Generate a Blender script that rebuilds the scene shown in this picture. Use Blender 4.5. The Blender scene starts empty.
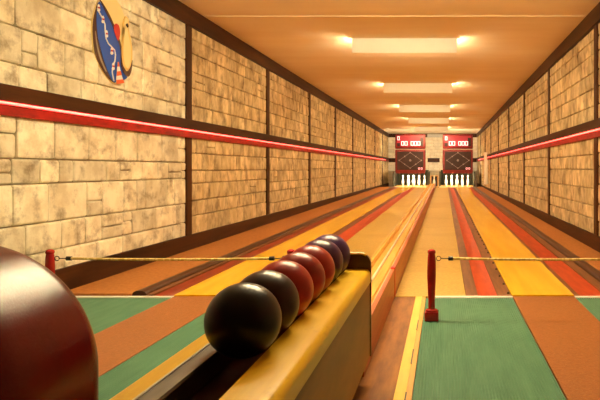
import bpy, bmesh, math, random
from mathutils import Vector, Matrix
random.seed(11)
PI = math.pi
S = bpy.context.scene
COL = S.collection

# ------------------------------------------------------------------ helpers
class MB:
    """collects shapes into one mesh"""
    def __init__(self):
        self.v = []; self.f = []; self.c = []; self.tone = 0.5
    def add(self, vs, fs):
        n = len(self.v)
        self.v += [tuple(p) for p in vs]
        self.f += [tuple(n + i for i in f) for f in fs]
        self.c += [self.tone] * len(vs)
    def bm(self, b):
        b.verts.ensure_lookup_table()
        for i, v in enumerate(b.verts): v.index = i
        self.add([v.co[:] for v in b.verts], [[v.index for v in f.verts] for f in b.faces])
        b.free()
    def box(self, x0, x1, y0, y1, z0, z1, bev=0, seg=2, z0b=None, z1b=None):
        if z0b is None: z0b = z0
        if z1b is None: z1b = z1
        vs = [(x0,y0,z0),(x1,y0,z0),(x1,y1,z0b),(x0,y1,z0b),(x0,y0,z1),(x1,y0,z1),(x1,y1,z1b),(x0,y1,z1b)]
        fs = [(3,2,1,0),(4,5,6,7),(0,1,5,4),(1,2,6,5),(2,3,7,6),(3,0,4,7)]
        if bev <= 0: self.add(vs, fs); return
        b = bmesh.new(); vv = [b.verts.new(p) for p in vs]
        for f in fs: b.faces.new([vv[i] for i in f])
        bmesh.ops.bevel(b, geom=b.edges[:], offset=bev, segments=seg, profile=0.5, affect='EDGES')
        self.bm(b)
    def sweep(self, poly, axis, a0, a1, dz=0.0, dx=0.0):
        """poly: (u,v) outline; axis 'y': u=x v=z, 'x': u=y v=z; dz lifts the far end"""
        def P(u, w, a, t):
            return (u + dx*t, a, w + dz*t) if axis == 'y' else (a, u, w)
        n = len(poly)
        vs = [P(u, w, a0, 0) for u, w in poly] + [P(u, w, a1, 1) for u, w in poly]
        fs = [tuple(range(n)), tuple(range(2*n-1, n-1, -1))]
        fs += [((i+1) % n, i, i+n, (i+1) % n + n) for i in range(n)]
        self.add(vs, fs)
    def lathe(self, prof, c, n=24):
        """prof: list of (r, z) from the bottom up about the vertical through c"""
        vs = []; fs = []
        for r, z in prof:
            for k in range(n):
                a = 2*PI*k/n
                vs.append((c[0]+r*math.cos(a), c[1]+r*math.sin(a), c[2]+z))
        for j in range(len(prof)-1):
            for k in range(n):
                fs.append((j*n+k, j*n+(k+1) % n, (j+1)*n+(k+1) % n, (j+1)*n+k))
        fs.append(tuple(range(n-1, -1, -1))); fs.append(tuple(range((len(prof)-1)*n, len(prof)*n)))
        self.add(vs, fs)
    def tube(self, pts, r, n=10):
        pts = [Vector(p) for p in pts]; vs = []; fs = []
        for i, p in enumerate(pts):
            d = (pts[min(i+1, len(pts)-1)] - pts[max(i-1, 0)]).normalized()
            up = Vector((0,0,1)) if abs(d.z) < 0.9 else Vector((1,0,0))
            a = d.cross(up).normalized(); b = a.cross(d)
            for k in range(n):
                t = 2*PI*k/n
                vs.append(p + a*r*math.cos(t) + b*r*math.sin(t))
        for i in range(len(pts)-1):
            for k in range(n):
                fs.append((i*n+k, i*n+(k+1) % n, (i+1)*n+(k+1) % n, (i+1)*n+k))
        fs.append(tuple(range(n-1, -1, -1))); fs.append(tuple(range((len(pts)-1)*n, len(pts)*n)))
        self.add(vs, fs)
    def sphere(self, c, r, u=40, w=24):
        b = bmesh.new(); bmesh.ops.create_uvsphere(b, u_segments=u, v_segments=w, radius=r)
        bmesh.ops.translate(b, verts=b.verts[:], vec=c); self.bm(b)
    def build(self, name, m=None, parent=None, smooth=False):
        me = bpy.data.meshes.new(name); me.from_pydata(self.v, [], self.f)
        b = bmesh.new(); b.from_mesh(me); bmesh.ops.recalc_face_normals(b, faces=b.faces[:]); b.to_mesh(me); b.free()
        if any(abs(c-0.5) > 1e-6 for c in self.c):
            at = me.attributes.new('tone', 'FLOAT', 'POINT')
            at.data.foreach_set('value', self.c)
        if m: me.materials.append(m)
        if smooth:
            me.polygons.foreach_set('use_smooth', [True]*len(me.polygons))
            try: me.set_sharp_from_angle(angle=math.radians(40))
            except Exception: pass
        o = bpy.data.objects.new(name, me); COL.objects.link(o)
        if parent:
            o.parent = parent
            o.matrix_parent_inverse = Matrix.Translation(-Vector(parent.location))
        return o

def tag(o, label, cat, group=None, kind=None):
    o['label'] = label; o['category'] = cat
    if group: o['group'] = group
    if kind: o['kind'] = kind
    return o
def thing(name, loc, label, cat, group=None):
    o = bpy.data.objects.new(name, None); COL.objects.link(o); o.location = loc
    o.empty_display_size = 0.05
    return tag(o, label, cat, group)
def struct(o, label=None):
    o['kind'] = 'structure'
    if label: o['label'] = label
    return o

# ------------------------------------------------------------------ materials
def mat(name, c1, c2=None, rough=0.5, scale=(8,8,8), detail=6, lo=0.35, hi=0.65, bump=0.0, bscale=None,
        metal=0.0, coat=0.0, spec=0.5, tone=0.0, mott=None):
    m = bpy.data.materials.new(name); m.use_nodes = True
    nt = m.node_tree; N = nt.nodes; L = nt.links; b = N['Principled BSDF']
    b.inputs['Roughness'].default_value = rough; b.inputs['Metallic'].default_value = metal
    b.inputs['Coat Weight'].default_value = coat; b.inputs['Specular IOR Level'].default_value = spec
    b.inputs['Coat Roughness'].default_value = 0.12
    tc = N.new('ShaderNodeTexCoord')
    def noise(sc, det=detail, rgh=0.6):
        mp = N.new('ShaderNodeMapping'); mp.inputs['Scale'].default_value = sc
        L.new(tc.outputs['Object'], mp.inputs['Vector'])
        n = N.new('ShaderNodeTexNoise'); n.inputs['Scale'].default_value = 1.0
        n.inputs['Detail'].default_value = det; n.inputs['Roughness'].default_value = rgh
        L.new(mp.outputs['Vector'], n.inputs['Vector']); return n
    c2 = c2 or c1
    n1 = noise(scale)
    r = N.new('ShaderNodeValToRGB'); r.color_ramp.elements[0].position = lo; r.color_ramp.elements[1].position = hi
    r.color_ramp.elements[0].color = (*c1, 1); r.color_ramp.elements[1].color = (*c2, 1)
    L.new(n1.outputs['Fac'], r.inputs['Fac'])
    out = r.outputs['Color']
    if mott:
        n3 = noise(mott[1], 5, 0.65)
        r3 = N.new('ShaderNodeValToRGB'); r3.color_ramp.elements[0].position = mott[2]; r3.color_ramp.elements[1].position = mott[3]
        L.new(n3.outputs['Fac'], r3.inputs['Fac'])
        mx = N.new('ShaderNodeMix'); mx.data_type = 'RGBA'
        L.new(r3.outputs['Color'], mx.inputs['Factor']); L.new(out, mx.inputs['A']); mx.inputs['B'].default_value = (*mott[0], 1)
        out = mx.outputs['Result']
    if tone:
        a = N.new('ShaderNodeAttribute'); a.attribute_name = 'tone'
        h = N.new('ShaderNodeMapRange'); h.inputs['To Min'].default_value = 1-tone; h.inputs['To Max'].default_value = 1+tone*0.6
        L.new(a.outputs['Fac'], h.inputs['Value'])
        hs = N.new('ShaderNodeHueSaturation'); L.new(h.outputs['Result'], hs.inputs['Value']); L.new(out, hs.inputs['Color'])
        out = hs.outputs['Color']
    L.new(out, b.inputs['Base Color'])
    if bump:
        n2 = noise(bscale or scale)
        bp = N.new('ShaderNodeBump'); bp.inputs['Strength'].default_value = bump; bp.inputs['Distance'].default_value = 0.01
        L.new(n2.outputs['Fac'], bp.inputs['Height']); L.new(bp.outputs['Normal'], b.inputs['Normal'])
    return m
def emis(name, col, strength, base=(0.8,0.8,0.8)):
    m = mat(name, base); b = m.node_tree.nodes['Principled BSDF']
    b.inputs['Emission Color'].default_value = (*col, 1); b.inputs['Emission Strength'].default_value = strength
    return m
def translucent(name, col, fac=0.5):
    m = bpy.data.materials.new(name); m.use_nodes = True
    N = m.node_tree.nodes; L = m.node_tree.links; N.remove(N['Principled BSDF'])
    d = N.new('ShaderNodeBsdfDiffuse'); t = N.new('ShaderNodeBsdfTranslucent'); mx = N.new('ShaderNodeMixShader')
    tc = N.new('ShaderNodeTexCoord'); n = N.new('ShaderNodeTexNoise'); n.inputs['Scale'].default_value = 3
    rp = N.new('ShaderNodeValToRGB'); rp.color_ramp.elements[0].color = (*[c*0.94 for c in col],1); rp.color_ramp.elements[1].color = (*col,1)
    L.new(tc.outputs['Object'], n.inputs['Vector']); L.new(n.outputs['Fac'], rp.inputs['Fac'])
    L.new(rp.outputs['Color'], d.inputs['Color']); L.new(rp.outputs['Color'], t.inputs['Color'])
    mx.inputs['Fac'].default_value = fac; L.new(d.outputs[0], mx.inputs[1]); L.new(t.outputs[0], mx.inputs[2])
    L.new(mx.outputs[0], N['Material Output'].inputs['Surface']); return m

LIGHT = (1.0, 0.77, 0.43)
M = {}
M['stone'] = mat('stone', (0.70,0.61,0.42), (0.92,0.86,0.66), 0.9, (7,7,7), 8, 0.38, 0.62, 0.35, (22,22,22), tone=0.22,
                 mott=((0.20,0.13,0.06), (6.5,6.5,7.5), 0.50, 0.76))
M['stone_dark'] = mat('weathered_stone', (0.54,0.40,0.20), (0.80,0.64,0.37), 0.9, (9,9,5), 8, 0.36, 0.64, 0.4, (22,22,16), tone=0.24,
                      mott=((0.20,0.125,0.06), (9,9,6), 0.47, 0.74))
M['brick'] = mat('pale_brick', (0.80,0.70,0.52), (0.9,0.82,0.66), 0.85, (7,7,7), 6, 0.38, 0.62, 0.3, (22,22,22), tone=0.12)
M['grout'] = mat('grout', (0.36,0.27,0.15), (0.46,0.35,0.20), 0.95, (14,14,14), 5, bump=0.2)
M['ceiling'] = mat('ceiling_paint', (0.84,0.68,0.48), (0.92,0.78,0.58), 0.8, (0.35,1.6,1), 4, 0.35, 0.65, 1.0, (0.22,1.9,1))
M['dark_wood'] = mat('dark_wood', (0.026,0.008,0.003), (0.065,0.020,0.006), 0.5, (14,1.2,14), 8, bump=0.1, spec=0.15)
M['dark_post'] = mat('dark_wood_upright', (0.030,0.009,0.003), (0.078,0.025,0.007), 0.5, (16,16,1.2), 8, bump=0.1, spec=0.15)
M['red_glow_rail'] = mat('red_glow_wood', (0.16,0.003,0.002), (0.42,0.009,0.007), 0.5, (16,6,16), 8, 0.35, 0.7)  # brown wood with the red glow of the light strip put into its colour
M['floor'] = mat('subfloor', (0.10,0.05,0.025), (0.15,0.08,0.04), 0.6)
M['plaster'] = mat('plaster', (0.42,0.30,0.18), (0.48,0.35,0.21), 0.8)
M['green'] = mat('green_rubber', (0.070,0.185,0.11), (0.10,0.23,0.138), 0.55, (18,3,18), 6, spec=0.2)
M['brown'] = mat('brown_rubber', (0.27,0.09,0.020), (0.37,0.128,0.032), 0.38, (60,60,60), 3, 0.3, 0.7, 0.25, (120,120,120),
                 mott=((0.46,0.19,0.06), (90,90,90), 0.56, 0.72))
M['boards'] = mat('parquet_boards', (0.14,0.045,0.011), (0.36,0.14,0.028), 0.42, (22,3.5,22), 8, 0.3, 0.7, spec=0.2)
M['yellow_edge'] = mat('yellow_edging', (0.86,0.50,0.05), (0.95,0.62,0.09), 0.35, (20,2,20), 6)
M['ochre_edge'] = mat('ochre_edging', (0.66,0.30,0.05), (0.78,0.40,0.08), 0.4, (20,2,20), 6)
M['white'] = mat('white_paint', (0.86,0.82,0.72), (0.9,0.87,0.78), 0.4)
M['plank'] = mat('lane_plank', (0.80,0.44,0.014), (0.90,0.54,0.025), 0.24, (10,0.7,10), 7, spec=0.22)
M['beige'] = mat('beige_linoleum', (0.48,0.295,0.06), (0.59,0.38,0.085), 0.42, (45,45,45), 4, 0.35, 0.65, spec=0.12,
                 mott=((0.45,0.26,0.045), (0.8,1.3,1), 0.5, 0.75))
M['side'] = mat('orange_carpet', (0.37,0.14,0.032), (0.48,0.19,0.045), 0.65, (40,30,40), 5, spec=0.25)
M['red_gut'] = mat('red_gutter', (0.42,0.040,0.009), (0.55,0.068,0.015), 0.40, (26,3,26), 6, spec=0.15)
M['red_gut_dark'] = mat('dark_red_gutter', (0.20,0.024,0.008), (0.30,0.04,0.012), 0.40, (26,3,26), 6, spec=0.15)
M['brown_gut'] = mat('brown_gutter_board', (0.12,0.042,0.014), (0.25,0.095,0.032), 0.42, (24,2,24), 8, spec=0.25)
M['rail_wood'] = mat('dark_rail', (0.032,0.010,0.004), (0.075,0.024,0.008), 0.34, (26,1.5,26), 7, spec=0.2)
M['black'] = mat('black_plastic', (0.010,0.008,0.007), (0.02,0.016,0.014), 0.35)
M['rack_wood'] = mat('golden_wood', (0.76,0.43,0.010), (0.90,0.57,0.022), 0.28, (30,4,30), 8, 0.3, 0.7, spec=0.3,
                     mott=((0.56,0.26,0.015), (16,10,16), 0.58, 0.85))
M['rack_side'] = mat('brown_panel_wood', (0.25,0.09,0.015), (0.36,0.14,0.026), 0.42, (20,3,12), 7, spec=0.2)
M['dull_steel'] = mat('dull_steel', (0.09,0.085,0.075), (0.17,0.16,0.145), 0.35, (20,2,20), 4, metal=1.0)
M['gleam_rail'] = mat('gleam_rail', (0.82,0.74,0.48), (0.90,0.82,0.56), 0.18, (20,2,20), 4)  # pale colour stands in for light gleaming off the metal ball rails
M['rack_in'] = mat('dark_red_lining', (0.055,0.011,0.006), (0.085,0.018,0.01), 0.5)
M['end_board'] = mat('dark_mahogany', (0.06,0.014,0.007), (0.10,0.024,0.011), 0.35, (20,6,20), 6)
M['steel'] = mat('steel', (0.55,0.53,0.48), (0.66,0.64,0.58), 0.30, (20,2,20), 4, metal=1.0)
M['steel_wall'] = mat('vent_metal', (0.5,0.48,0.44), (0.6,0.58,0.53), 0.45)
M['track_yellow'] = mat('track_yellow_wood', (0.74,0.38,0.06), (0.86,0.50,0.10), 0.25, (26,1.5,26), 7)
M['track_red'] = mat('track_red_wood', (0.38,0.075,0.016), (0.50,0.115,0.027), 0.34, (26,1.5,26), 7, spec=0.2)
M['track_end'] = mat('bright_red_paint', (0.50,0.02,0.015), (0.6,0.03,0.02), 0.35)
M['post'] = mat('red_paint', (0.36,0.012,0.014), (0.45,0.018,0.018), 0.25, (12,12,12), 4)
M['hood'] = mat('dark_red_lacquer', (0.105,0.0015,0.001), (0.135,0.002,0.0015), 0.25, spec=0.22, scale=(14,14,14), bump=0.10, bscale=(260,260,260))
M['rope'] = mat('straw_rope', (0.72,0.52,0.14), (0.95,0.76,0.30), 0.7, (60,10,10), 2, 0.45, 0.55)
M['pin'] = mat('pin_white', (0.90,0.87,0.80), (0.94,0.91,0.85), 0.25)
M['pin_band'] = mat('pin_band', (0.55,0.03,0.03), (0.6,0.04,0.04), 0.3)
M['frame_red'] = mat('red_frame', (0.15,0.010,0.009), (0.21,0.016,0.013), 0.5, spec=0.3)
M['screen'] = mat('dark_screen', (0.022,0.009,0.008), (0.035,0.014,0.012), 0.5, spec=0.25)
M['led_back'] = emis('red_display', (1.0,0.01,0.04), 0.30, (0.15,0.004,0.01))
M['digit'] = emis('lit_digits', (1.0,0.30,0.30), 1.5)
M['line_grey'] = mat('grey_line', (0.22,0.17,0.15), (0.26,0.2,0.18), 0.5)
M['lamp_dot'] = mat('pin_lamp', (0.16,0.12,0.11), (0.2,0.16,0.14), 0.3)
M['drape'] = mat('dark_green_drape', (0.007,0.008,0.003), (0.028,0.026,0.008), 0.8, (26,2,1), 4, 0.4, 0.6)
M['cream'] = mat('cream_paint', (0.90,0.86,0.72), (0.94,0.90,0.78), 0.5)
M['led'] = emis('red_light_strip', (1.0,0.025,0.032), 6.0)
M['tube'] = emis('fluorescent_tube', LIGHT, 310.0)
M['tube_white'] = emis('bright_fluorescent_tube', (1.0,0.83,0.50), 560.0)
M['pit_tube'] = emis('pit_tube', (1.0,0.82,0.52), 330.0)
M['shield'] = translucent('glare_shield', (0.95,0.94,0.88), 0.14)
M['lamp_white'] = mat('lamp_housing', (0.85,0.80,0.68), (0.88,0.83,0.72), 0.5)

# ------------------------------------------------------------------ dimensions
CAM = 0.82
XL, XR, YB, YF, ZC = -2.5, 1.5, 26.72, -1.6, 2.37
FOUL, END = 3.83, 22.9
POSTS = [5.81 + 2.614*k for k in range(-3, 9)]
def rise(y): return 0.10*(y-FOUL)/(END-FOUL) if y > FOUL else 0.0

# ------------------------------------------------------------------ shell
m = MB(); m.box(XL-0.1, XR+0.1, YF-0.1, YB+0.1, -0.15, -0.012); floor = struct(m.build('floor', M['floor']))
m = MB(); m.box(XL-0.1, XR+0.1, YF-0.1, YB+0.1, ZC, ZC+0.1); struct(m.build('ceiling', M['ceiling']))
m = MB(); m.box(XL-0.12, XL-0.012, YF-0.1, YB+0.1, -0.012, ZC); wl = struct(m.build('wall_left', M['grout']))
m = MB(); m.box(XR+0.012, XR+0.12, YF-0.1, YB+0.1, -0.012, ZC); wr = struct(m.build('wall_right', M['grout']))
m = MB(); m.box(XL-0.012, XR+0.012, YB+0.012, YB+0.12, -0.012, ZC); wb = struct(m.build('wall_back', M['grout']))
m = MB(); m.box(XL-0.012, XR+0.012, YF-0.1, YF, -0.012, ZC); struct(m.build('wall_front', M['dark_post']))

def stone(mb, place, u0, u1, v0, v1, g=0.003):
    """one rounded block; place(u, v, h) -> world"""
    u0 += g; u1 -= g; v0 += g; v1 -= g
    mb.tone = random.random()*0.98+0.01
    h = 0.016 + random.random()*0.007
    b = min(0.011, (u1-u0)*0.2, (v1-v0)*0.2)
    tilt = (random.uniform(-1,1)*0.003, random.uniform(-1,1)*0.003)
    def ring(i, hh, k):
        c = []
        q = b*0.9
        for (uu, vv, su, sv) in ((u0,v0,1,1),(u1,v0,-1,1),(u1,v1,-1,-1),(u0,v1,1,-1)):
            pts = [(uu+su*i, vv+sv*(i+q)), (uu+su*(i+q), vv+sv*i)]
            if su*sv < 0: pts.reverse()
            c += pts
        out = []
        for (u, v) in c:
            tu = (u-u0)/(u1-u0)-0.5; tv = (v-v0)/(v1-v0)-0.5
            out.append(place(u+random.uniform(-1,1)*k, v+random.uniform(-1,1)*k, hh+(tilt[0]*tu+tilt[1]*tv if hh > 0 else 0)))
        return out
    rings = [ring(0, -0.012, 0), ring(0.0, h*0.45, 0.003), ring(b*0.4, h*0.85, 0.002), ring(b*1.2, h, 0.002)]
    vs = [p for r in rings for p in r]; fs = []
    for j in range(3):
        for k in range(8): fs.append((j*8+k, j*8+(k+1) % 8, (j+1)*8+(k+1) % 8, (j+1)*8+k))
    fs.append(tuple(range(24, 32)))
    mb.add(vs, fs)
def stone_panel(place, u0, u1, v0, v1, rows, wmin, wmax, split, name, parent, mt):
    mb = MB(); tot = sum(rows); v = v0
    for rh in rows:
        rh = rh*(v1-v0)/tot; u = u0
        while u < u1-1e-4:
            w = random.uniform(wmin, wmax)
            if u1-u-w < wmin*0.8: w = u1-u
            if w > wmax*1.25: w = w/2
            if random.random() < split and rh > 0.15 and w < 0.3:
                k = random.uniform(0.4, 0.6)
                stone(mb, place, u, u+w, v, v+rh*k); stone(mb, place, u, u+w, v+rh*k, v+rh)
            else: stone(mb, place, u, u+w, v, v+rh)
            u += w
        v += rh
    return mb.build(name, mt, parent)
for wall, sx, X in ((wl, 1, XL), (wr, -1, XR)):
    pl = lambda u, v, h, sx=sx, X=X: (X + sx*h, u, v)
    ys = [YF] + POSTS[1:] if False else [YF] + [p for p in POSTS if p > YF+0.2]
    for i in range(len(ys)-1):
        a, b = ys[i], ys[i+1]
        if b < 0.7:
            xs = sorted((X-sx*0.012, X+sx*0.015))
            m = MB(); m.box(xs[0], xs[1], a, b, 0.16, 1.13); m.box(xs[0], xs[1], a, b, 1.28, 2.22); m.build('unseen_dark_panel', M['dark_post'], wall)  # unseen dark panels behind the camera, added to darken reflections in the balls
            continue
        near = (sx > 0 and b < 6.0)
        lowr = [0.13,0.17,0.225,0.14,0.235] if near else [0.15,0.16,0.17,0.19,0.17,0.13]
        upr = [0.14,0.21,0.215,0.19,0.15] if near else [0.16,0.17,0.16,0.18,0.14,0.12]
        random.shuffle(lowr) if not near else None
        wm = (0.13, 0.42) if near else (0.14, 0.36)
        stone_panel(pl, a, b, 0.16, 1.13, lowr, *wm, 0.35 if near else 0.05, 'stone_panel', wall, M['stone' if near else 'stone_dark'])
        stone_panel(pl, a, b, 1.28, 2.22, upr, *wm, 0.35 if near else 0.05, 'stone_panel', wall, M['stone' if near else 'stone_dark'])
plb = lambda u, v, h: (u, YB - h, v)
stone_panel(plb, XL, XR, 0.0, 2.22, [0.14]*16, 0.2, 0.34, 0, 'stone_panel', wb, M['brick'])

# dark timber: skirting, cornice beams, mid rails, uprights
tn = [0]
def trim(mb, mt, parent=None):
    tn[0] += 1
    return struct(mb.build('trim_%d' % tn[0], mt))
for nm, sx, X in (('left', 1, XL), ('right', -1, XR)):
    def bx(mb, d0, d1, y0, y1, z0, z1, bev=0.004):
        xs = sorted((X+sx*d0, X+sx*d1)); mb.box(xs[0], xs[1], y0, y1, z0, z1, bev)
    m = MB(); bx(m, -0.012, 0.040, YF, YB, -0.012, 0.175); struct(m.build('baseboard_'+nm, M['dark_wood']))
    m = MB(); bx(m, -0.012, 0.055, YF, YB, 2.205, ZC); trim(m, M['dark_wood'])
    m = MB(); bx(m, -0.012, 0.058, YF, YB-0.03, 1.20, 1.292); trim(m, M['dark_wood'])
    m = MB(); bx(m, -0.012, 0.044, YF, YB-0.03, 1.118, 1.20); trim(m, M['red_glow_rail'])
    for p in POSTS:
        if p < YF+0.2 or p > YB-0.3: continue
        m = MB(); bx(m, -0.012, 0.036, p-0.06, p+0.06, 0.175, 1.118); bx(m, -0.012, 0.036, p-0.06, p+0.06, 1.292, 2.205)
        trim(m, M['dark_post'])
m = MB(); m.box(XL+0.05, XR-0.05, YB-0.045, YB+0.012, 2.205, ZC, 0.004); trim(m, M['dark_wood'])
for xa, xb in ((XL+0.05, -0.86), (-0.727, -0.195), (-0.06, XR-0.05)):
    m = MB(); m.box(xa, xb, YB-0.045, YB+0.012, 1.10, 1.285, 0.004); trim(m, M['dark_wood'])
m = MB(); m.box(XL+0.06, XR-0.06, 6.09, 6.115, ZC-0.006, ZC, 0.002); trim(m, M['ceiling'])
for nm, sx, X in (('left', 1, XL), ('right', -1, XR)):
    a = X+sx*0.044; t = thing('light_strip', (a, 12, 1.185), 'thin glowing red light strip running along the dark rail of the %s stone wall' % nm, 'light strip', 'red light strips')
    m = MB(); m.tube([(a+sx*0.012, YF+0.02, 1.186), (a+sx*0.012, 25.2, 1.186)], 0.008, 8); m.build('light_tube', M['led'], t, True)
    m = MB(); xs = sorted((a, a+sx*0.006)); m.box(xs[0], xs[1], YF+0.02, 25.2, 1.176, 1.197); m.build('mounting_channel', M['red_glow_rail'], t)

# ------------------------------------------------------------------ ceiling lights
YL = [3.39, 7.14, 10.9, 14.65, 18.4, 22.15]
words = ['ceiling light above the approach, just in front of the nearest lane end', 'nearest ceiling light in view, behind a wide cream glare shield',
         'second ceiling light from the camera, with a cream glare shield', 'third ceiling light from the camera, over the middle of the lanes',
         'fourth ceiling light from the camera, towards the far wall', 'farthest ceiling light, closest to the scoreboards']
for i, y in enumerate(YL):
    t = thing('ceiling_light', (-0.473, y, ZC), words[i], 'ceiling light', 'ceiling lights in a row down the room')
    c = -0.473
    m = MB(); m.box(c-0.60, c+0.60, y+0.05, y+0.11, ZC-0.03, ZC, 0.003); m.build('housing', M['lamp_white'], t)
    if i > 0:
        m = MB(); m.box(c-0.625, c+0.625, y, y+0.006, ZC-0.172, ZC-0.006); m.build('glare_shield', M['shield'], t)
        m = MB(); m.box(c-0.655, c+0.655, y-0.008, y+0.02, ZC-0.008, ZC); m.build('mounting_ledge', M['lamp_white'], t)
    m = MB(); m.tube([(c-0.62, y+0.08, ZC-0.130), (c+0.62, y+0.08, ZC-0.130)], 0.015, 12); m.build('fluorescent_tube', M['tube' if i else 'tube_white'], t, True)
    for s in (-1, 1):
        m = MB(); m.box(c+s*0.575-0.012, c+s*0.575+0.012, y+0.06, y+0.10, ZC-0.120, ZC-0.028, 0.003); m.build('lamp_holder', M['lamp_white'], t)

# ------------------------------------------------------------------ approach coverings
def flat(name, x0, x1, y0, y1, zt, mt, label, cat, group=None, bev=0.0):
    m = MB(); m.box(x0, x1, y0, y1, -0.012, zt, bev); return tag(m.build(name, mt), label, cat, group)
def ribbed(name, x0, x1, y0, y1, label):
    n = max(4, int((x1-x0)/0.0115)); w = (x1-x0)/n; poly = [(x0, -0.012)]
    for k in range(n):
        a = x0+k*w
        poly += [(a+0.08*w, 0.0), (a+0.24*w, 0.003), (a+0.66*w, 0.003), (a+0.82*w, 0.0)]
    poly.append((x1, -0.012))
    m = MB(); q = len(poly)
    vs = [(u, y0, z) for u, z in poly] + [(u, y1, z) for u, z in poly]
    fs = [(i, i+1, i+1+q, i+q) for i in range(q-1)] + [(q-1, 0, q, 2*q-1)]
    m.add(vs, fs)
    return tag(m.build(name, M['green']), label, 'floor mat', 'green mats on the approach')
G = FOUL-0.045
ribbed('rubber_mat', XL+0.04, -1.722, YF+0.02, G, 'green ribbed mat along the left stone wall, left of a brown runner')
ribbed('rubber_mat', -1.353, -0.70, YF+0.02, G, 'green ribbed mat between the left brown runner and the ball rack')
ribbed('rubber_mat', -0.114, 0.436, YF+0.02, G, 'green ribbed mat with a red post standing on its front left corner')
ribbed('rubber_mat', 0.832, XR-0.04, YF+0.02, G, 'green ribbed mat at the right edge, right of a brown runner')
flat('carpet_runner', -1.72, -1.355, YF+0.02, FOUL, 0.004, M['brown'], 'brown runner leading to the left lane, between two green mats', 'runner', 'brown runners before the lanes')
flat('carpet_runner', 0.438, 0.83, YF+0.02, FOUL, 0.004, M['brown'], 'brown runner leading to the right lane, between two green mats', 'runner', 'brown runners before the lanes')
flat('floor_boards', -0.698, -0.182, YF+0.02, FOUL, 0.0, M['boards'], 'brown wooden floor boards beside the ball rack, left of the yellow edging strip', 'floor boards')
t = thing('edging_strip', (-0.15, 1.1, -0.012), 'yellow wooden edging strip between brown floor boards and green mat', 'edging strip')
m = MB(); m.box(-0.18, -0.138, YF+0.02, FOUL, -0.012, 0.004, 0.001); m.build('yellow_board', M['yellow_edge'], t)
m = MB(); m.box(-0.137, -0.116, YF+0.02, FOUL, -0.012, 0.002); m.build('ochre_board', M['ochre_edge'], t)
for y in (0.9, 1.42, 1.94, 2.46, 2.98):
    m = MB(); m.box(-0.1405, -0.1355, y+0.05, y+0.25, 0.0, 0.0046); m.build('slot', M['black'], t)
for x0, x1, w in ((XL+0.04, -1.722, 'white foul line in front of the left wall mat'), (-0.06, 0.436, 'white foul line behind the short red post'),
                  (0.832, XR-0.04, 'white foul line at the far right mat')):
    m = MB(); m.box(x0, x1, G+0.001, FOUL-0.001, -0.012, 0.008, 0.001); tag(m.build('foul_line', M['white']), w, 'foul line', 'white foul lines')

# ------------------------------------------------------------------ lane beds (rise gently towards the pins)
def strip(name, x0, x1, zt, mt, label, cat, group=None, y0=FOUL+0.002, y1=END, bev=0, zb=-0.012):
    m = MB(); m.box(x0, x1, y0, y1, zb, zt, bev, 2, zb, zt+rise(y1)); return tag(m.build(name, mt), label, cat, group)
YE = END-0.01
def dome(x0, x1, z0, z1, n=8):
    c = (x0+x1)/2; h = (x1-x0)/2
    return [(x0, -0.012)] + [(c-h*math.cos(PI*k/n), z0+(z1-z0)*math.sin(PI*k/n)) for k in range(n+1)] + [(x1, -0.012)]
def bank(name, poly, mt, label, cat, group=None, y0=FOUL+0.002):
    m = MB(); m.sweep(poly, 'y', y0, YE, rise(YE)); return tag(m.build(name, mt, None, True), label, cat, group)
strip('side_board', XL+0.041, -1.994, 0.022, M['side'], 'orange side floor between the left stone wall and dark guide rail', 'side floor', 'orange side floors')
strip('side_board', 1.203, XR-0.041, 0.022, M['side'], 'orange side floor between the right stone wall and dark guide rail', 'side floor', 'orange side floors')
bank('guide_rail', dome(-1.992, -1.902, 0.016, 0.040), M['rail_wood'], 'dark rounded guide rail along the left side of the left lane', 'guide rail', 'dark guide rails')
bank('guide_rail', dome(1.105, 1.20, 0.016, 0.042), M['rail_wood'], 'dark rounded guide rail along the right side of the right lane', 'guide rail', 'dark guide rails')
def gutter(x0, x1, d=0.007, zt=0.004, n=8):
    return [(x0, -0.012)] + [(x0+(x1-x0)*k/n, zt-d*math.sin(PI*k/n)) for k in range(n+1)] + [(x1, -0.012)]
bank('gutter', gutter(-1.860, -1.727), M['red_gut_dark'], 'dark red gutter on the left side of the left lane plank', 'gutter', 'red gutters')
bank('gutter', gutter(-1.262, -1.077), M['red_gut'], 'red gutter on the right side of the left lane plank', 'gutter', 'red gutters')
bank('gutter', gutter(0.219, 0.343), M['red_gut'], 'red gutter on the left side of the right lane plank, beside black pegs', 'gutter', 'red gutters')
bank('gutter', gutter(0.872, 1.03), M['red_gut'], 'red gutter on the right side of the right lane plank', 'gutter', 'red gutters')
gb = 'brown boards beside the gutters'
strip('gutter_board', -1.900, -1.862, 0.014, M['brown_gut'], 'brown board between the left dark guide rail and red gutter', 'gutter board', gb)
strip('gutter_board', -1.353, -1.264, 0.005, M['brown_gut'], 'brown board right of the left yellow lane plank', 'gutter board', gb)
strip('gutter_board', 0.142, 0.217, 0.006, M['brown_gut'], 'brown board between the right beige floor and red gutter', 'gutter board', gb)
strip('gutter_board', 0.832, 0.870, 0.005, M['brown_gut'], 'narrow brown board right of the right yellow lane plank', 'gutter board', gb)
strip('gutter_board', 1.032, 1.103, 0.014, M['brown_gut'], 'brown board between the right red gutter and dark guide rail', 'gutter board', gb)
pb = strip('gutter_board', 0.345, 0.432, 0.006, M['brown_gut'], 'brown board dotted with black pegs, left of the right yellow plank', 'gutter board', gb)
k = 0
y = 3.90
while y < 21.5:
    m = MB(); z = 0.006+rise(y); m.lathe([(0.0085,-0.004),(0.0085,0.006),(0.006,0.011),(0.002,0.012)], (0.418, y, z), 10)
    m.build('peg', M['black'], pb, True); y += 0.30
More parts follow.
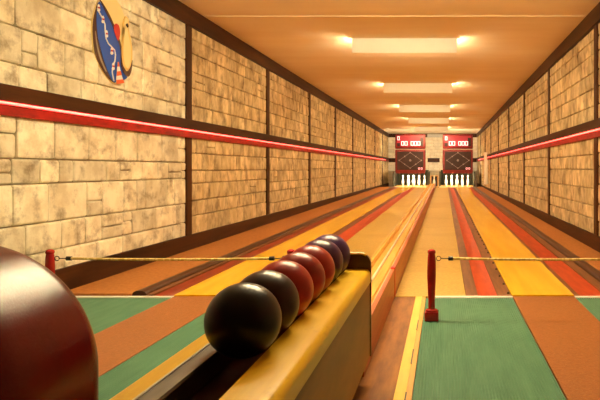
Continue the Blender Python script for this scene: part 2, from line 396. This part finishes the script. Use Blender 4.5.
def plank(x0, x1, f0, f1, label):
    yk = 16.5; zt = 0.012
    pts = [(x0, FOUL+0.002), (x1, FOUL+0.002), (x1, yk), (x1+f1, YE), (x0-f0, YE), (x0, yk)]
    vs = [(x, y, 0.0065+rise(y)) for x, y in pts] + [(x, y, zt+rise(y)) for x, y in pts]
    fs = [(0,1,2,5),(5,2,3,4),(6,7,8,11),(11,8,9,10)] + [(i, (i+1) % 6, (i+1) % 6+6, i+6) for i in range(6)]
    m = MB(); m.add(vs, fs)
    m.box(x0, x1, FOUL+0.002, yk, -0.012, 0.0065, 0, 2, -0.012, 0.0065+rise(yk))
    return tag(m.build('lane_plank', M['plank']), label, 'bowling lane', 'yellow lane planks')
plank(-1.725, -1.355, 0.0, 0.24, 'narrow yellow plank of the left lane, running to the left pins')
plank(0.434, 0.83, 0.0, 0.14, 'narrow yellow plank of the right lane, running to the right pins')
strip('linoleum_floor', -1.075, -0.522, 0.003, M['beige'], 'beige floor strip of the left lane, between red gutter and ball track', 'lane floor', 'beige lane floors')
strip('linoleum_floor', -0.312, 0.140, 0.003, M['beige'], 'beige floor strip of the right lane, between ball track and brown board', 'lane floor', 'beige lane floors')

# ------------------------------------------------------------------ ball return track between the lanes
t = thing('ball_return_track', (-0.415, 2.4, 0.0), 'long low wooden ball return track running down between the two lanes', 'ball return')
Y0 = 2.36
def track(name, x0, x1, z0, z1, mt, y0=Y0, y1=YE, bev=0.0):
    m = MB()
    if y0 < FOUL:
        m.box(x0, x1, y0, FOUL, z0, z1); m.box(x0, x1, FOUL, y1, z0, z1, 0, 2, z0, z1+rise(y1))
    else: m.box(x0, x1, y0, y1, z0, z1, 0, 2, z0, z1+rise(y1))
    return m.build(name, mt, t)
track('bed', -0.50, -0.337, 0.0, 0.135, M['track_yellow'])
track('left_board', -0.520, -0.497, 0.0, 0.176, M['track_yellow'])
track('right_board', -0.338, -0.315, 0.0, 0.180, M['track_red'])
track('center_board', -0.412, -0.372, 0.13, 0.150, M['track_yellow'])
for x in (-0.440, -0.352):
    m = MB(); m.tube([(x, Y0, 0.142), (x, FOUL, 0.142), (x, YE, 0.142+rise(YE))], 0.010, 10); m.build('ball_rail', M['gleam_rail'], t, True)
m = MB(); m.box(-0.341, -0.311, FOUL-0.01, FOUL+0.05, 0.0, 0.190, 0.004); m.build('end_block', M['track_end'], t)

# ------------------------------------------------------------------ ball rack
RY0, RY1, RZ = 0.35, 2.30, 0.435
t = thing('ball_rack', (-0.425, 1.3, 0.0), 'long golden wood ball rack with dark groove holding seven bowling balls', 'ball rack')
def rr(x0, x1, z0, z1, r, left=False, n=6):
    """outline with a rounded upper corner on one side"""
    if left:
        return [(x1, z0), (x1, z1)] + [(x0+r-r*math.sin(PI/2*k/n), z1-r+r*math.cos(PI/2*k/n)) for k in range(n+1)] + [(x0, z0)]
    return [(x0, z0), (x0, z1)] + [(x1-r+r*math.sin(PI/2*k/n), z1-r+r*math.cos(PI/2*k/n)) for k in range(n+1)] + [(x1, z0)]
m = MB(); m.sweep(rr(-0.375, -0.281, 0.385, RZ, 0.022), 'y', RY0, RY1); m.build('right_rail', M['rack_wood'], t, True)
m = MB(); m.sweep(rr(-0.566, -0.514, 0.385, RZ, 0.012, True), 'y', RY0, RY1); m.build('left_rail', M['rack_wood'], t, True)
m = MB(); m.sweep([(-0.514,0.39),(-0.514,RZ+0.002),(-0.4765,RZ+0.001),(-0.474,RZ-0.004),(-0.474,0.39)], 'y', RY0, RY1); m.build('metal_rail', M['dull_steel'], t)
m = MB(); m.box(-0.5145, -0.510, RY0, RY1, RZ+0.001, RZ+0.004); m.build('bright_edge', M['steel'], t)
m = MB(); m.box(-0.474, -0.375, RY0, RY1, 0.37, 0.388); m.build('groove_lining', M['rack_in'], t)
m = MB(); m.box(-0.300, -0.284, RY0, RY1, 0.10, 0.386, 0.002); m.build('side_panel', M['rack_side'], t)
m = MB(); m.box(-0.563, -0.547, RY0, RY1, 0.10, 0.386, 0.002); m.build('side_panel', M['rack_side'], t)
m = MB(); m.box(-0.52, -0.33, RY0+0.05, RY1-0.05, 0.0, 0.372); m.build('plinth', M['rack_in'], t)
def endboard(y0, y1, nm='end_board'):
    n = 8; r = 0.042; x0, x1, z0, z1 = -0.570, -0.2805, 0.10, 0.4945
    poly = [(x0, z0)] + [(x0+r-r*math.cos(PI/2*k/n), z1-r+r*math.sin(PI/2*k/n)) for k in range(n+1)] + \
           [(x1-r+r*math.sin(PI/2*k/n), z1-r+r*math.cos(PI/2*k/n)) for k in range(n+1)] + [(x1, z0)]
    m = MB(); m.sweep(poly, 'y', y0, y1); e = m.build(nm, M['end_board'], t, True)
    m = MB(); pts = [(p[0]*1.0, (y0+y1)/2, p[1]+0.0015) for p in poly[1:-1]]
    m.tube([(p[0], y0+0.003, p[1]-0.001) for p in poly[3:-6]], 0.005, 8); m.build('edge_banding', M['rack_wood'], e, True)
endboard(RY1+0.001, RY1+0.022)
endboard(RY0-0.022, RY0-0.001)

balls = [((0.004,0.004,0.004),(0.009,0.008,0.008),'large black bowling ball nearest the camera, first on the rack'),
         ((0.020,0.005,0.008),(0.038,0.010,0.013),'dark brownish purple bowling ball right behind the black ball'),
         ((0.32,0.012,0.007),(0.46,0.022,0.012),'red bowling ball third on the rack, behind the brownish purple ball'),
         ((0.25,0.010,0.006),(0.38,0.018,0.010),'red bowling ball fourth on the rack, between two other reds'),
         ((0.31,0.012,0.007),(0.45,0.022,0.012),'red bowling ball fifth on the rack, just before the violet balls'),
         ((0.050,0.008,0.045),(0.085,0.014,0.075),'dark violet bowling ball sixth on the rack, behind the last red'),
         ((0.055,0.012,0.085),(0.095,0.022,0.14),'bluish violet bowling ball farthest on the rack, against the end board')]
R = 0.0785
for i, (c1, c2, lb) in enumerate(balls):
    bm_ = mat('ball_resin', c1, c2, 0.31, (16,16,16), 5, 0.35, 0.65, spec=0.28)
    m = MB(); m.sphere((0,0,0), R, 56, 32); o = m.build('bowling_ball', bm_, None, True)
    o.location = (-0.425, 1.272+i*0.1575, 0.4985); o.rotation_euler = (i*1.1, i*0.7, i)
    tag(o, lb, 'bowling ball', 'bowling balls on the rack')

# ------------------------------------------------------------------ red rounded housing (lower left, close to the camera)
hb = bmesh.new()
def se(t_, e): c = math.cos(t_); s = math.sin(t_); return (math.copysign(abs(c)**e, c), math.copysign(abs(s)**e, s))
x0, x1, zt, y0, y1 = -1.14, -0.608, 0.692, 0.74, 1.10
cx = (x0+x1)/2; hw = (x1-x0)/2; cy = (y0+y1)/2; hd = (y1-y0)/2
# arch outline swept in depth with a soft shoulder
def arch(inset, n=28):
    w = hw-inset; zz = zt-inset; r = min(0.225-inset*0.6, w)
    p = [(cx-w, 0.0035)]
    p += [(cx-w+r-r*math.cos(PI/2*k/n), zz-r+r*math.sin(PI/2*k/n)) for k in range(n+1)]
    p += [(cx+w-r+r*math.sin(PI/2*k/n), zz-r+r*math.cos(PI/2*k/n)) for k in range(n+1)]
    p.append((cx+w, 0.0035)); return p
m = MB(); rings = []
B = 0.15; NS = 14
prof = [(B*(1-math.sin(PI/2*k/NS)), y0+B*(1-math.cos(PI/2*k/NS))) for k in range(NS+1)]
prof += [(B*0.4*(1-math.cos(PI/2*k/6)), y1-B*0.4+B*0.4*math.sin(PI/2*k/6)) for k in range(7)]
vs = []; fs = []
for ins, yy in prof: vs += [(px, yy, pz) for px, pz in arch(ins)]
q = len(arch(0))
for j in range(len(prof)-1):
    for k in range(q): fs.append((j*q+k, j*q+(k+1) % q, (j+1)*q+(k+1) % q, (j+1)*q+k))
fs.append(tuple(range(q))); fs.append(tuple(range((len(prof)-1)*q, len(prof)*q)))
m.add(vs, fs)
tag(m.build('rounded_housing', M['hood'], None, True), 'big glossy dark red rounded housing in the lower left corner, close up', 'housing')

# ------------------------------------------------------------------ barrier posts and ropes
PY = 3.236; PZ = 0.003
def post(x, label):
    t = thing('barrier_post', (x, PY, PZ), label, 'post', 'short red barrier posts')
    m = MB(); m.box(x-0.038, x+0.038, PY-0.038, PY+0.038, PZ, PZ+0.050, 0.006)
    m.lathe([(0.033,0.048),(0.033,0.056),(0.022,0.062)], (x, PY, PZ), 20); m.build('base', M['post'], t, True)
    m = MB(); m.lathe([(0.017,0.060),(0.0185,0.075),(0.0175,0.10),(0.0205,0.16),(0.0235,0.24),(0.0235,0.29),(0.0215,0.335),(0.0195,0.352),(0.018,0.358)], (x, PY, PZ), 24)
    m.build('shaft', M['post'], t, True)
    m = MB(); m.lathe([(0.018,0.357),(0.0215,0.361),(0.022,0.368),(0.019,0.376),(0.010,0.381),(0.002,0.382)], (x, PY, PZ), 24); m.build('cap', M['post'], t, True)
post(-2.125, 'short red barrier post beside the left stone wall, behind the red housing')
post(-0.825, 'short red barrier post mostly hidden behind the bowling balls')
post(-0.067, 'short red barrier post standing on the green mat right of the ball rack')
post(1.24, 'short red barrier post holding the right end of the right rope')
def rope(xa, xb, label):
    zz = PZ+0.332; t = thing('barrier_rope', ((xa+xb)/2, PY, zz), label, 'rope', 'barrier ropes before the lanes')
    a = xa+0.024; b = xb-0.024
    n = 14; A = a+0.088; Bx = b-0.088
    m = MB(); m.tube([(A+(Bx-A)*k/n, PY, zz-0.006*math.sin(PI*k/n)) for k in range(n+1)], 0.0066, 10); m.build('cord', M['rope'], t, True)
    for e, s in ((a, 1), (b, -1)):
        m = MB(); m.tube([(e+s*0.014+0.012*math.cos(2*PI*k/16), PY, zz+0.012*math.sin(2*PI*k/16)) for k in range(17)], 0.0024, 6)
        m.tube([(e+s*0.026, PY, zz), (e+s*0.068, PY, zz)], 0.0028, 6); m.build('hook', M['black'], t, True)
        m = MB(); m.tube([(e+s*0.066, PY, zz), (e+s*0.070, PY, zz), (e+s*0.088, PY, zz), (e+s*0.092, PY, zz)], 0.0115, 12); m.build('end_stop', M['black'], t, True)
rope(-2.125, -0.825, 'straw coloured barrier rope stretched in front of the left lane')
rope(-0.067, 1.24, 'straw coloured barrier rope stretched in front of the right lane')

# ------------------------------------------------------------------ pins, decks, pits and boards at the far end
def pin_proto(label, king=False):
    t = thing('bowling_pin', (0,0,0), label, 'bowling pin')
    m = MB(); m.lathe([(0.026,0.0),(0.032,0.012),(0.043,0.07),(0.050,0.13),(0.048,0.18),(0.038,0.24),(0.026,0.29),(0.0215,0.315),(0.0225,0.335),(0.030,0.362),(0.0335,0.385),(0.031,0.408),(0.020,0.424),(0.004,0.430)], (0,0,0), 20)
    m.build('body', M['pin'], t, True)
    m = MB(); m.lathe([(0.0275,0.288),(0.0225,0.306),(0.0225,0.312),(0.0222,0.3125)], (0,0,0), 20); m.build('collar_band', M['pin_band'], t, True)
    return t
def dup(t, loc):
    r = t.copy(); COL.objects.link(r); r.location = loc
    for ch in t.children:
        c = ch.copy(); COL.objects.link(c); c.parent = r
    return r
DZ = 0.128
spots = [(0,0,'front corner pin'),(-1,1,'second row left pin'),(1,1,'second row right pin'),(-2,2,'leftmost corner pin'),(0,2,'centre king pin'),
         (2,2,'rightmost corner pin'),(-1,3,'fourth row left pin'),(1,3,'fourth row right pin'),(0,4,'back corner pin')]
first = None
def lane_end(cx, side):
    global first
    x0, x1 = cx-0.655-(0.09 if side == 'left' else 0), cx+0.655-(0.09 if side == 'left' else 0)
    t = thing('pin_deck', (cx, 23.9, 0.0), 'raised %s pin deck with cream front sill carrying nine white pins' % side, 'pin deck', 'pin decks')
    m = MB(); m.box(x0-0.045, x1+0.045, END+0.03, 25.16, -0.012, DZ); m.build('deck', M['beige'], t)
    m = MB(); m.box(x0-0.045, x1+0.045, END, END+0.03, -0.012, DZ, 0.003); m.build('sill', M['cream'], t)
    t = thing('pin_pit', (cx, 25, 0.0), 'dark curtained pin pit behind the %s pins, under the red boards' % side, 'pin pit', 'pin pits')
    m = MB(); n = 44; pts = []
    for k in range(n+1): pts.append((x0+(x1-x0)*k/n, 25.12+0.025*math.sin(k*PI/2)))
    vs = [(x, y, DZ) for x, y in pts]+[(x, y, 0.76) for x, y in pts]
    vs += [(x, y+0.012, DZ) for x, y in pts]+[(x, y+0.012, 0.76) for x, y in pts]
    a = n+1; fs = [(k, k+1, k+1+a, k+a) for k in range(n)]+[(2*a+k+1, 2*a+k, 3*a+k, 3*a+k+1) for k in range(n)]
    fs += [(k+a, k+1+a, 3*a+k+1, 3*a+k) for k in range(n)]
    m.add(vs, fs); m.build('curtain', M['drape'], t, True)
    for xa, xb in ((x0-0.045, x0), (x1, x1+0.045)):
        m = MB(); m.box(xa, xb, END+0.4, 25.15, DZ, 0.70); m.build('side_wall', M['drape'], t)
    # pin diagram board
    FY = 23.2; bx_ = cx-0.105 if side == 'left' else cx+0.02
    pcx = cx; cx = bx_
    w0, w1 = cx-0.585, cx+0.585
    t = thing('pin_display', (cx, FY, 0.68), 'red framed dark board with diamond pin diagram above the %s pins' % side, 'pin display', 'pin diagram boards')
    m = MB(); z0, z1 = 0.665, 1.545
    m.box(w0, w1, FY, FY+0.30, z0, z1, 0.03, 3); fr = m.build('frame', M['frame_red'], t, True)
    m = MB(); m.box(w0+0.075, w1-0.075, FY-0.006, FY+0.02, z0+0.10, z1-0.07); m.build('screen', M['screen'], t)
    mz = (z0+z1)/2+0.03; hx, hz = 0.43, 0.30
    m = MB(); P = [(cx-hx, mz), (cx, mz+hz), (cx+hx, mz), (cx, mz-hz)]
    for i in range(4):
        a, b = P[i], P[(i+1) % 4]; m.tube([(a[0], FY-0.008, a[1]), (b[0], FY-0.008, b[1])], 0.007, 6)
    m.build('diamond_outline', M['line_grey'], t)
    for (u, v, _) in spots:
        m = MB(); r_ = 0.045 if (u, v) == (0, 2) else 0.028
        px, pz = cx+u*hx/2, mz+(v-2)*hz/2
        vs = [(px+r_*math.cos(2*PI*k/14), FY-0.012, pz+r_*math.sin(2*PI*k/14)) for k in range(14)]+[(px+r_*math.cos(2*PI*k/14), FY-0.004, pz+r_*math.sin(2*PI*k/14)) for k in range(14)]
        m.add(vs, [tuple(range(14)), tuple(range(27, 13, -1))]+[(k, (k+1) % 14, (k+1) % 14+14, k+14) for k in range(14)])
        m.build('pin_lamp', M['lamp_dot'], t)
    def digit(parent, px, pz, h, w, y, ch='0'):
        seg = {'a':(0,1,1,1),'b':(1,.5,1,1),'c':(1,0,1,.5),'d':(0,0,1,0),'e':(0,0,0,.5),'f':(0,.5,0,1),'g':(0,.5,1,.5)}
        use = {'0':'abcdef','8':'abcdefg'}[ch]; th = h*0.09
        m = MB()
        for s in use:
            a0, b0, a1, b1 = seg[s]
            m.box(px+a0*w-th, px+a1*w+th, y-0.006, y+0.004, pz+b0*h-th, pz+b1*h+th)
        m.build('digit', M['digit'], parent)
    for k in range(2): digit(t, w1-0.27+k*0.10, z0+0.125, 0.06, 0.05, FY-0.008)
    # lamps behind the board light pins, curtain and the wall behind
    m = MB(); m.tube([(cx-0.53, FY+0.032, 0.650), (cx+0.53, FY+0.032, 0.650)], 0.010, 10); m.build('pit_lamp', M['pit_tube'], t, True)
    m = MB(); m.box(w0+0.02, w1-0.02, FY+0.004, FY+0.016, 0.630, 0.69); m.build('lamp_lip', M['frame_red'], t)
    m = MB(); m.tube([(cx-0.5, FY+0.36, 0.80), (cx+0.5, FY+0.36, 0.80)], 0.014, 10); m.build('pit_lamp', M['pit_tube'], t, True)
    m = MB(); m.box(cx-0.5, cx+0.5, FY+0.298, FY+0.35, 0.79, 0.81); m.build('lamp_bracket', M['lamp_white'], t)
    # score display
    t = thing('score_display', (cx, FY, 1.6), 'red framed electronic score display reading 00 000 over the %s pin board' % side, 'score display', 'score displays')
    z0, z1 = 1.585, 2.145
    m = MB(); m.box(w0, w1, FY, FY+0.25, z0, z1, 0.03, 3); m.build('frame', M['frame_red'], t, True)
    for sx in (-0.4, 0.4):
        m = MB(); m.box(cx+sx-0.02, cx+sx+0.02, FY+0.24, YB-0.02, 1.80, 1.84); m.build('wall_bracket', M['dark_wood'], t)
    m = MB(); m.box(w0+0.07, w1-0.07, FY-0.006, FY+0.02, z0+0.09, z1-0.06); m.build('display_panel', M['led_back'], t)
    m = MB(); m.box(w0+0.075, w0+0.20, FY-0.009, FY, z0+0.095, z0+0.22); m.build('dark_window', M['screen'], t)
    m = MB(); m.box(w1-0.20, w1-0.075, FY-0.009, FY, z0+0.095, z1-0.14); m.build('dark_window', M['screen'], t)
    digit(t, w0+0.10, z1-0.22, 0.125, 0.065, FY-0.010)
    for px in (-0.335, -0.205, 0.03, 0.16, 0.29): digit(t, cx+px, z0+0.135, 0.14, 0.088, FY-0.010)
    for (u, v, lb) in spots:
        lab = '%s of the %s white nine-pin diamond' % (lb, side)
        loc = (pcx+u*0.215, 23.36+v*0.215, DZ)
        if first is None: first = pin_proto(lab); o = first; o.location = loc
        else: o = dup(first, loc)
        o['label'] = lab; o['group'] = 'pins on the decks'
lane_end(-1.20, 'left')
lane_end(0.515, 'right')

t = thing('ball_return_opening', (-0.38, 23.2, 0.0), 'dark boxed ball return opening at the far end between the pin decks', 'ball return')
m = MB(); m.box(-0.50, -0.255, 23.6, 23.62, DZ, 0.52); m.build('back_panel', M['black'], t)
for xa, xb in ((-0.524, -0.495), (-0.262, -0.236)):
    m = MB(); m.box(xa, xb, 23.15, 23.62, DZ, 0.52, 0.004); m.build('side_panel', M['ochre_edge'], t)
m = MB(); m.box(-0.524, -0.236, 23.15, 23.62, 0.52, 0.545, 0.004); m.build('top_panel', M['ochre_edge'], t)
m = MB(); m.box(-0.535, -0.240, END, 23.62, -0.012, DZ); tag(m.build('return_ledge', M['ochre_edge']), 'low wooden ledge at the far end of the ball track, between the pin decks', 'ledge')
o = dup(first, (-0.378, 23.08, DZ)); o['label'] = 'single white pin standing between the lanes before the ball return opening'; o['group'] = 'pins on the decks'

t = thing('wall_duct', (1.44, 20.4, 0.28), 'tall cream boxed duct crossing the red strip on the far right wall', 'duct')
m = MB(); m.box(1.37, 1.462, 20.2, 20.55, 0.28, 1.34, 0.006); m.box(1.44, 1.50, 20.25, 20.5, 0.30, 1.10); m.build('casing', M['cream'], t)
m = MB(); m.box(1.355, 1.462, 20.18, 20.57, 1.34, 1.365, 0.004); m.build('lid', M['cream'], t)

t = thing('ventilation_grille', (-0.38, YB-0.05, 2.25), 'pale grey ventilation grille high on the far wall between the scoreboards', 'ventilation grille')
m = MB(); m.box(-0.74, -0.04, YB-0.075, YB-0.046, 2.205, 2.35, 0.004); m.build('frame', M['steel_wall'], t)
for k in range(5):
    m = MB(); m.box(-0.71, -0.07, YB-0.085, YB-0.07, 2.222+k*0.024, 2.236+k*0.024); m.build('slat', M['steel_wall'], t)

# ------------------------------------------------------------------ oval painted sign on the left wall
SX = XL+0.012
def wp(x, y):                          # measured points of the sign carried onto the wall plane (y along the wall, z up)
    d = 600*2.464/(444-x); return (d, CAM+(168.5-y)*d/600)
def smooth(pts, n=5):
    out = []; q = len(pts)
    for i in range(q):
        p0, p1, p2, p3 = (Vector(pts[(i+j) % q]) for j in (-1, 0, 1, 2))
        for k in range(n):
            s = k/n
            out.append(tuple(0.5*((2*p1)+(p2-p0)*s+(2*p0-5*p1+4*p2-p3)*s*s+(3*p1-p0-3*p2+p3)*s**3)))
    return out
S_C = {'cream':(0.82,0.66,0.30),'blue':(0.006,0.075,0.46),'brown':(0.06,0.022,0.012),'black':(0.012,0.010,0.009),'red':(0.52,0.02,0.015),
       'white':(0.85,0.82,0.78),'pin':(0.80,0.55,0.16),'orange':(0.75,0.12,0.03),'grey':(0.30,0.26,0.2)}
SM = {k: mat('sign_'+k, v, None, 0.4) for k, v in S_C.items()}
t = thing('wall_sign', (SX, 4.2, 1.45), 'oval painted sign with blue band and cream pin on the left stone wall', 'sign')
def layer(name, pts, c, lv, sm=True, th=0.002):
    p = smooth([wp(*a) for a in pts]) if sm else [wp(*a) for a in pts]
    b = bmesh.new(); vv = [b.verts.new((SX+0.016+lv*0.0022, a[0], a[1])) for a in p]; f = b.faces.new(vv)
    bmesh.ops.triangulate(b, faces=[f])
    r = bmesh.ops.extrude_face_region(b, geom=b.faces[:])
    bmesh.ops.translate(b, verts=[v for v in r['geom'] if isinstance(v, bmesh.types.BMVert)], vec=(-th, 0, 0))
    m = MB(); m.bm(b); return m.build(name, SM[c], t)
outline = [(108,-6),(119,2),(125.5,16),(130,29),(132.9,45),(133.3,58),(131,70),(125,80),(116,83.5),(110,79),(102,67.5),(96,54),(93.5,34),(94,19),(98.5,2)]
layer('board', outline, 'cream', 0, True, 0.016)
layer('dark_border', [(98.5,2.5),(97.6,10),(97.2,22),(98.5,36),(101,48),(105,62),(111,77),(116,83),(110,79),(102,67.5),(96,54),(93.7,34),(94.3,19)], 'brown', 1)
layer('grey_stripe', [(95.8,34),(96.4,32),(99,48),(103,61),(107,71),(105.5,70),(101,60),(98,50)], 'grey', 2)
layer('blue_band', [(99.8,1.5),(104,8),(110,19),(114,28),(117.5,38),(120.3,47),(121.5,58),(123,68),(128,76),(124.5,80),(116,82.5),(111,77),(105,62),(101,48),(98.5,36),(97.2,22),(97.6,10)], 'blue', 2)
layer('dark_stripe', [(100.3,0.5),(102,1.5),(108.5,12),(114.5,25),(120,40),(122.5,52),(122.5,64),(128.5,74),(127,76),(121.5,66),(121,52),(118.2,40),(112.5,25),(106.5,13)], 'brown', 3)
layer('red_ball', [(116.3,23.5),(119,26),(120.2,32),(119.4,38),(118,40.5),(115.8,36),(114,30),(114.3,25.5)], 'red', 4)
layer('base_shadow', [(121.5,60),(124,69),(128.5,70.5),(132.3,60),(131.6,70),(128.8,76.5),(124.5,74),(122,68)], 'brown', 4)
layer('pin_outline', [(125,16.5),(128,18.5),(129.2,25),(128.8,31),(130.3,38),(132,48),(132,59),(129.5,68.5),(125.5,68.7),(122.2,60),(121.6,48),(122.3,39),(123.5,31),(122.6,24)], 'pin', 4)
layer('pin_shape', [(125.3,18),(127.4,19.5),(128.2,25),(127.8,31.5),(129,39),(130.6,48),(130.6,58),(128.8,67),(126,67),(123.5,59),(122.9,48),(123.6,39),(124.6,31.5),(123.9,24)], 'cream', 5)
layer('dark_spot', [(125.4,24.5),(127,23.5),(128,26.5),(126.8,27.5)], 'black', 6)
path = [(97.7,8),(99.5,12.5),(102.6,18),(105,24),(105.3,31),(106,38),(108.5,43.5),(112,47),(114.8,50),(115.6,55),(115,61),(113,66),(112.3,72),(114,81)]
m = MB(); pw = [wp(*p) for p in path]; m.tube([(SX+0.022, a, b) for a, b in pw], 0.0055, 6); m.build('white_path', SM['white'], t, True)
for (x, y) in ((98.7,7.5),(103.0,19),(106.6,33.5),(111.8,50.5),(113.2,66)):
    layer('small_pin', [(x,y-3.4),(x+1.2,y-1.5),(x+1.0,y+0.5),(x+1.5,y+3),(x,y+4.2),(x-1.4,y+3),(x-0.9,y+0.5),(x-1.1,y-1.5)], 'white', 4)
    layer('red_mark', [(x-0.9,y-0.8),(x+1.0,y-0.4),(x+1.0,y+1.2),(x-0.9,y+0.9)], 'red', 5, False)
layer('cone', [(117.4,62),(118.2,62),(122.5,80),(123.8,83),(116,84),(115.8,80)], 'white', 5, False)
for a in ([(117.4,62),(118.2,62),(119.2,66.5),(116.9,66.5)], [(116.6,71.5),(120.2,71.0),(121.2,75),(116.3,76)], [(115.8,80),(122.5,79.3),(123.8,83),(116,84)]):
    layer('cone_stripe', a, 'orange', 6, False)

# ------------------------------------------------------------------ camera, world, view
cd = bpy.data.cameras.new('camera'); cam = bpy.data.objects.new('camera', cd); COL.objects.link(cam)
cam.location = (0, 0, CAM); cam.rotation_euler = (PI/2, 0, 0)
cd.sensor_width = 36.0; cd.lens = 36.0
cd.shift_x = (300-444)/600; cd.shift_y = (168.5-200)/600
cd.clip_start = 0.02; cd.clip_end = 100
S.camera = cam
w = bpy.data.worlds.new('world'); S.world = w; w.use_nodes = True
w.node_tree.nodes['Background'].inputs['Color'].default_value = (0.01,0.007,0.004,1)
w.node_tree.nodes['Background'].inputs['Strength'].default_value = 0.2
vs_ = S.view_settings; vs_.view_transform = 'Standard'; vs_.look = 'None'; vs_.gamma = 1.0; vs_.use_curve_mapping = False
vs_.exposure = 0.2
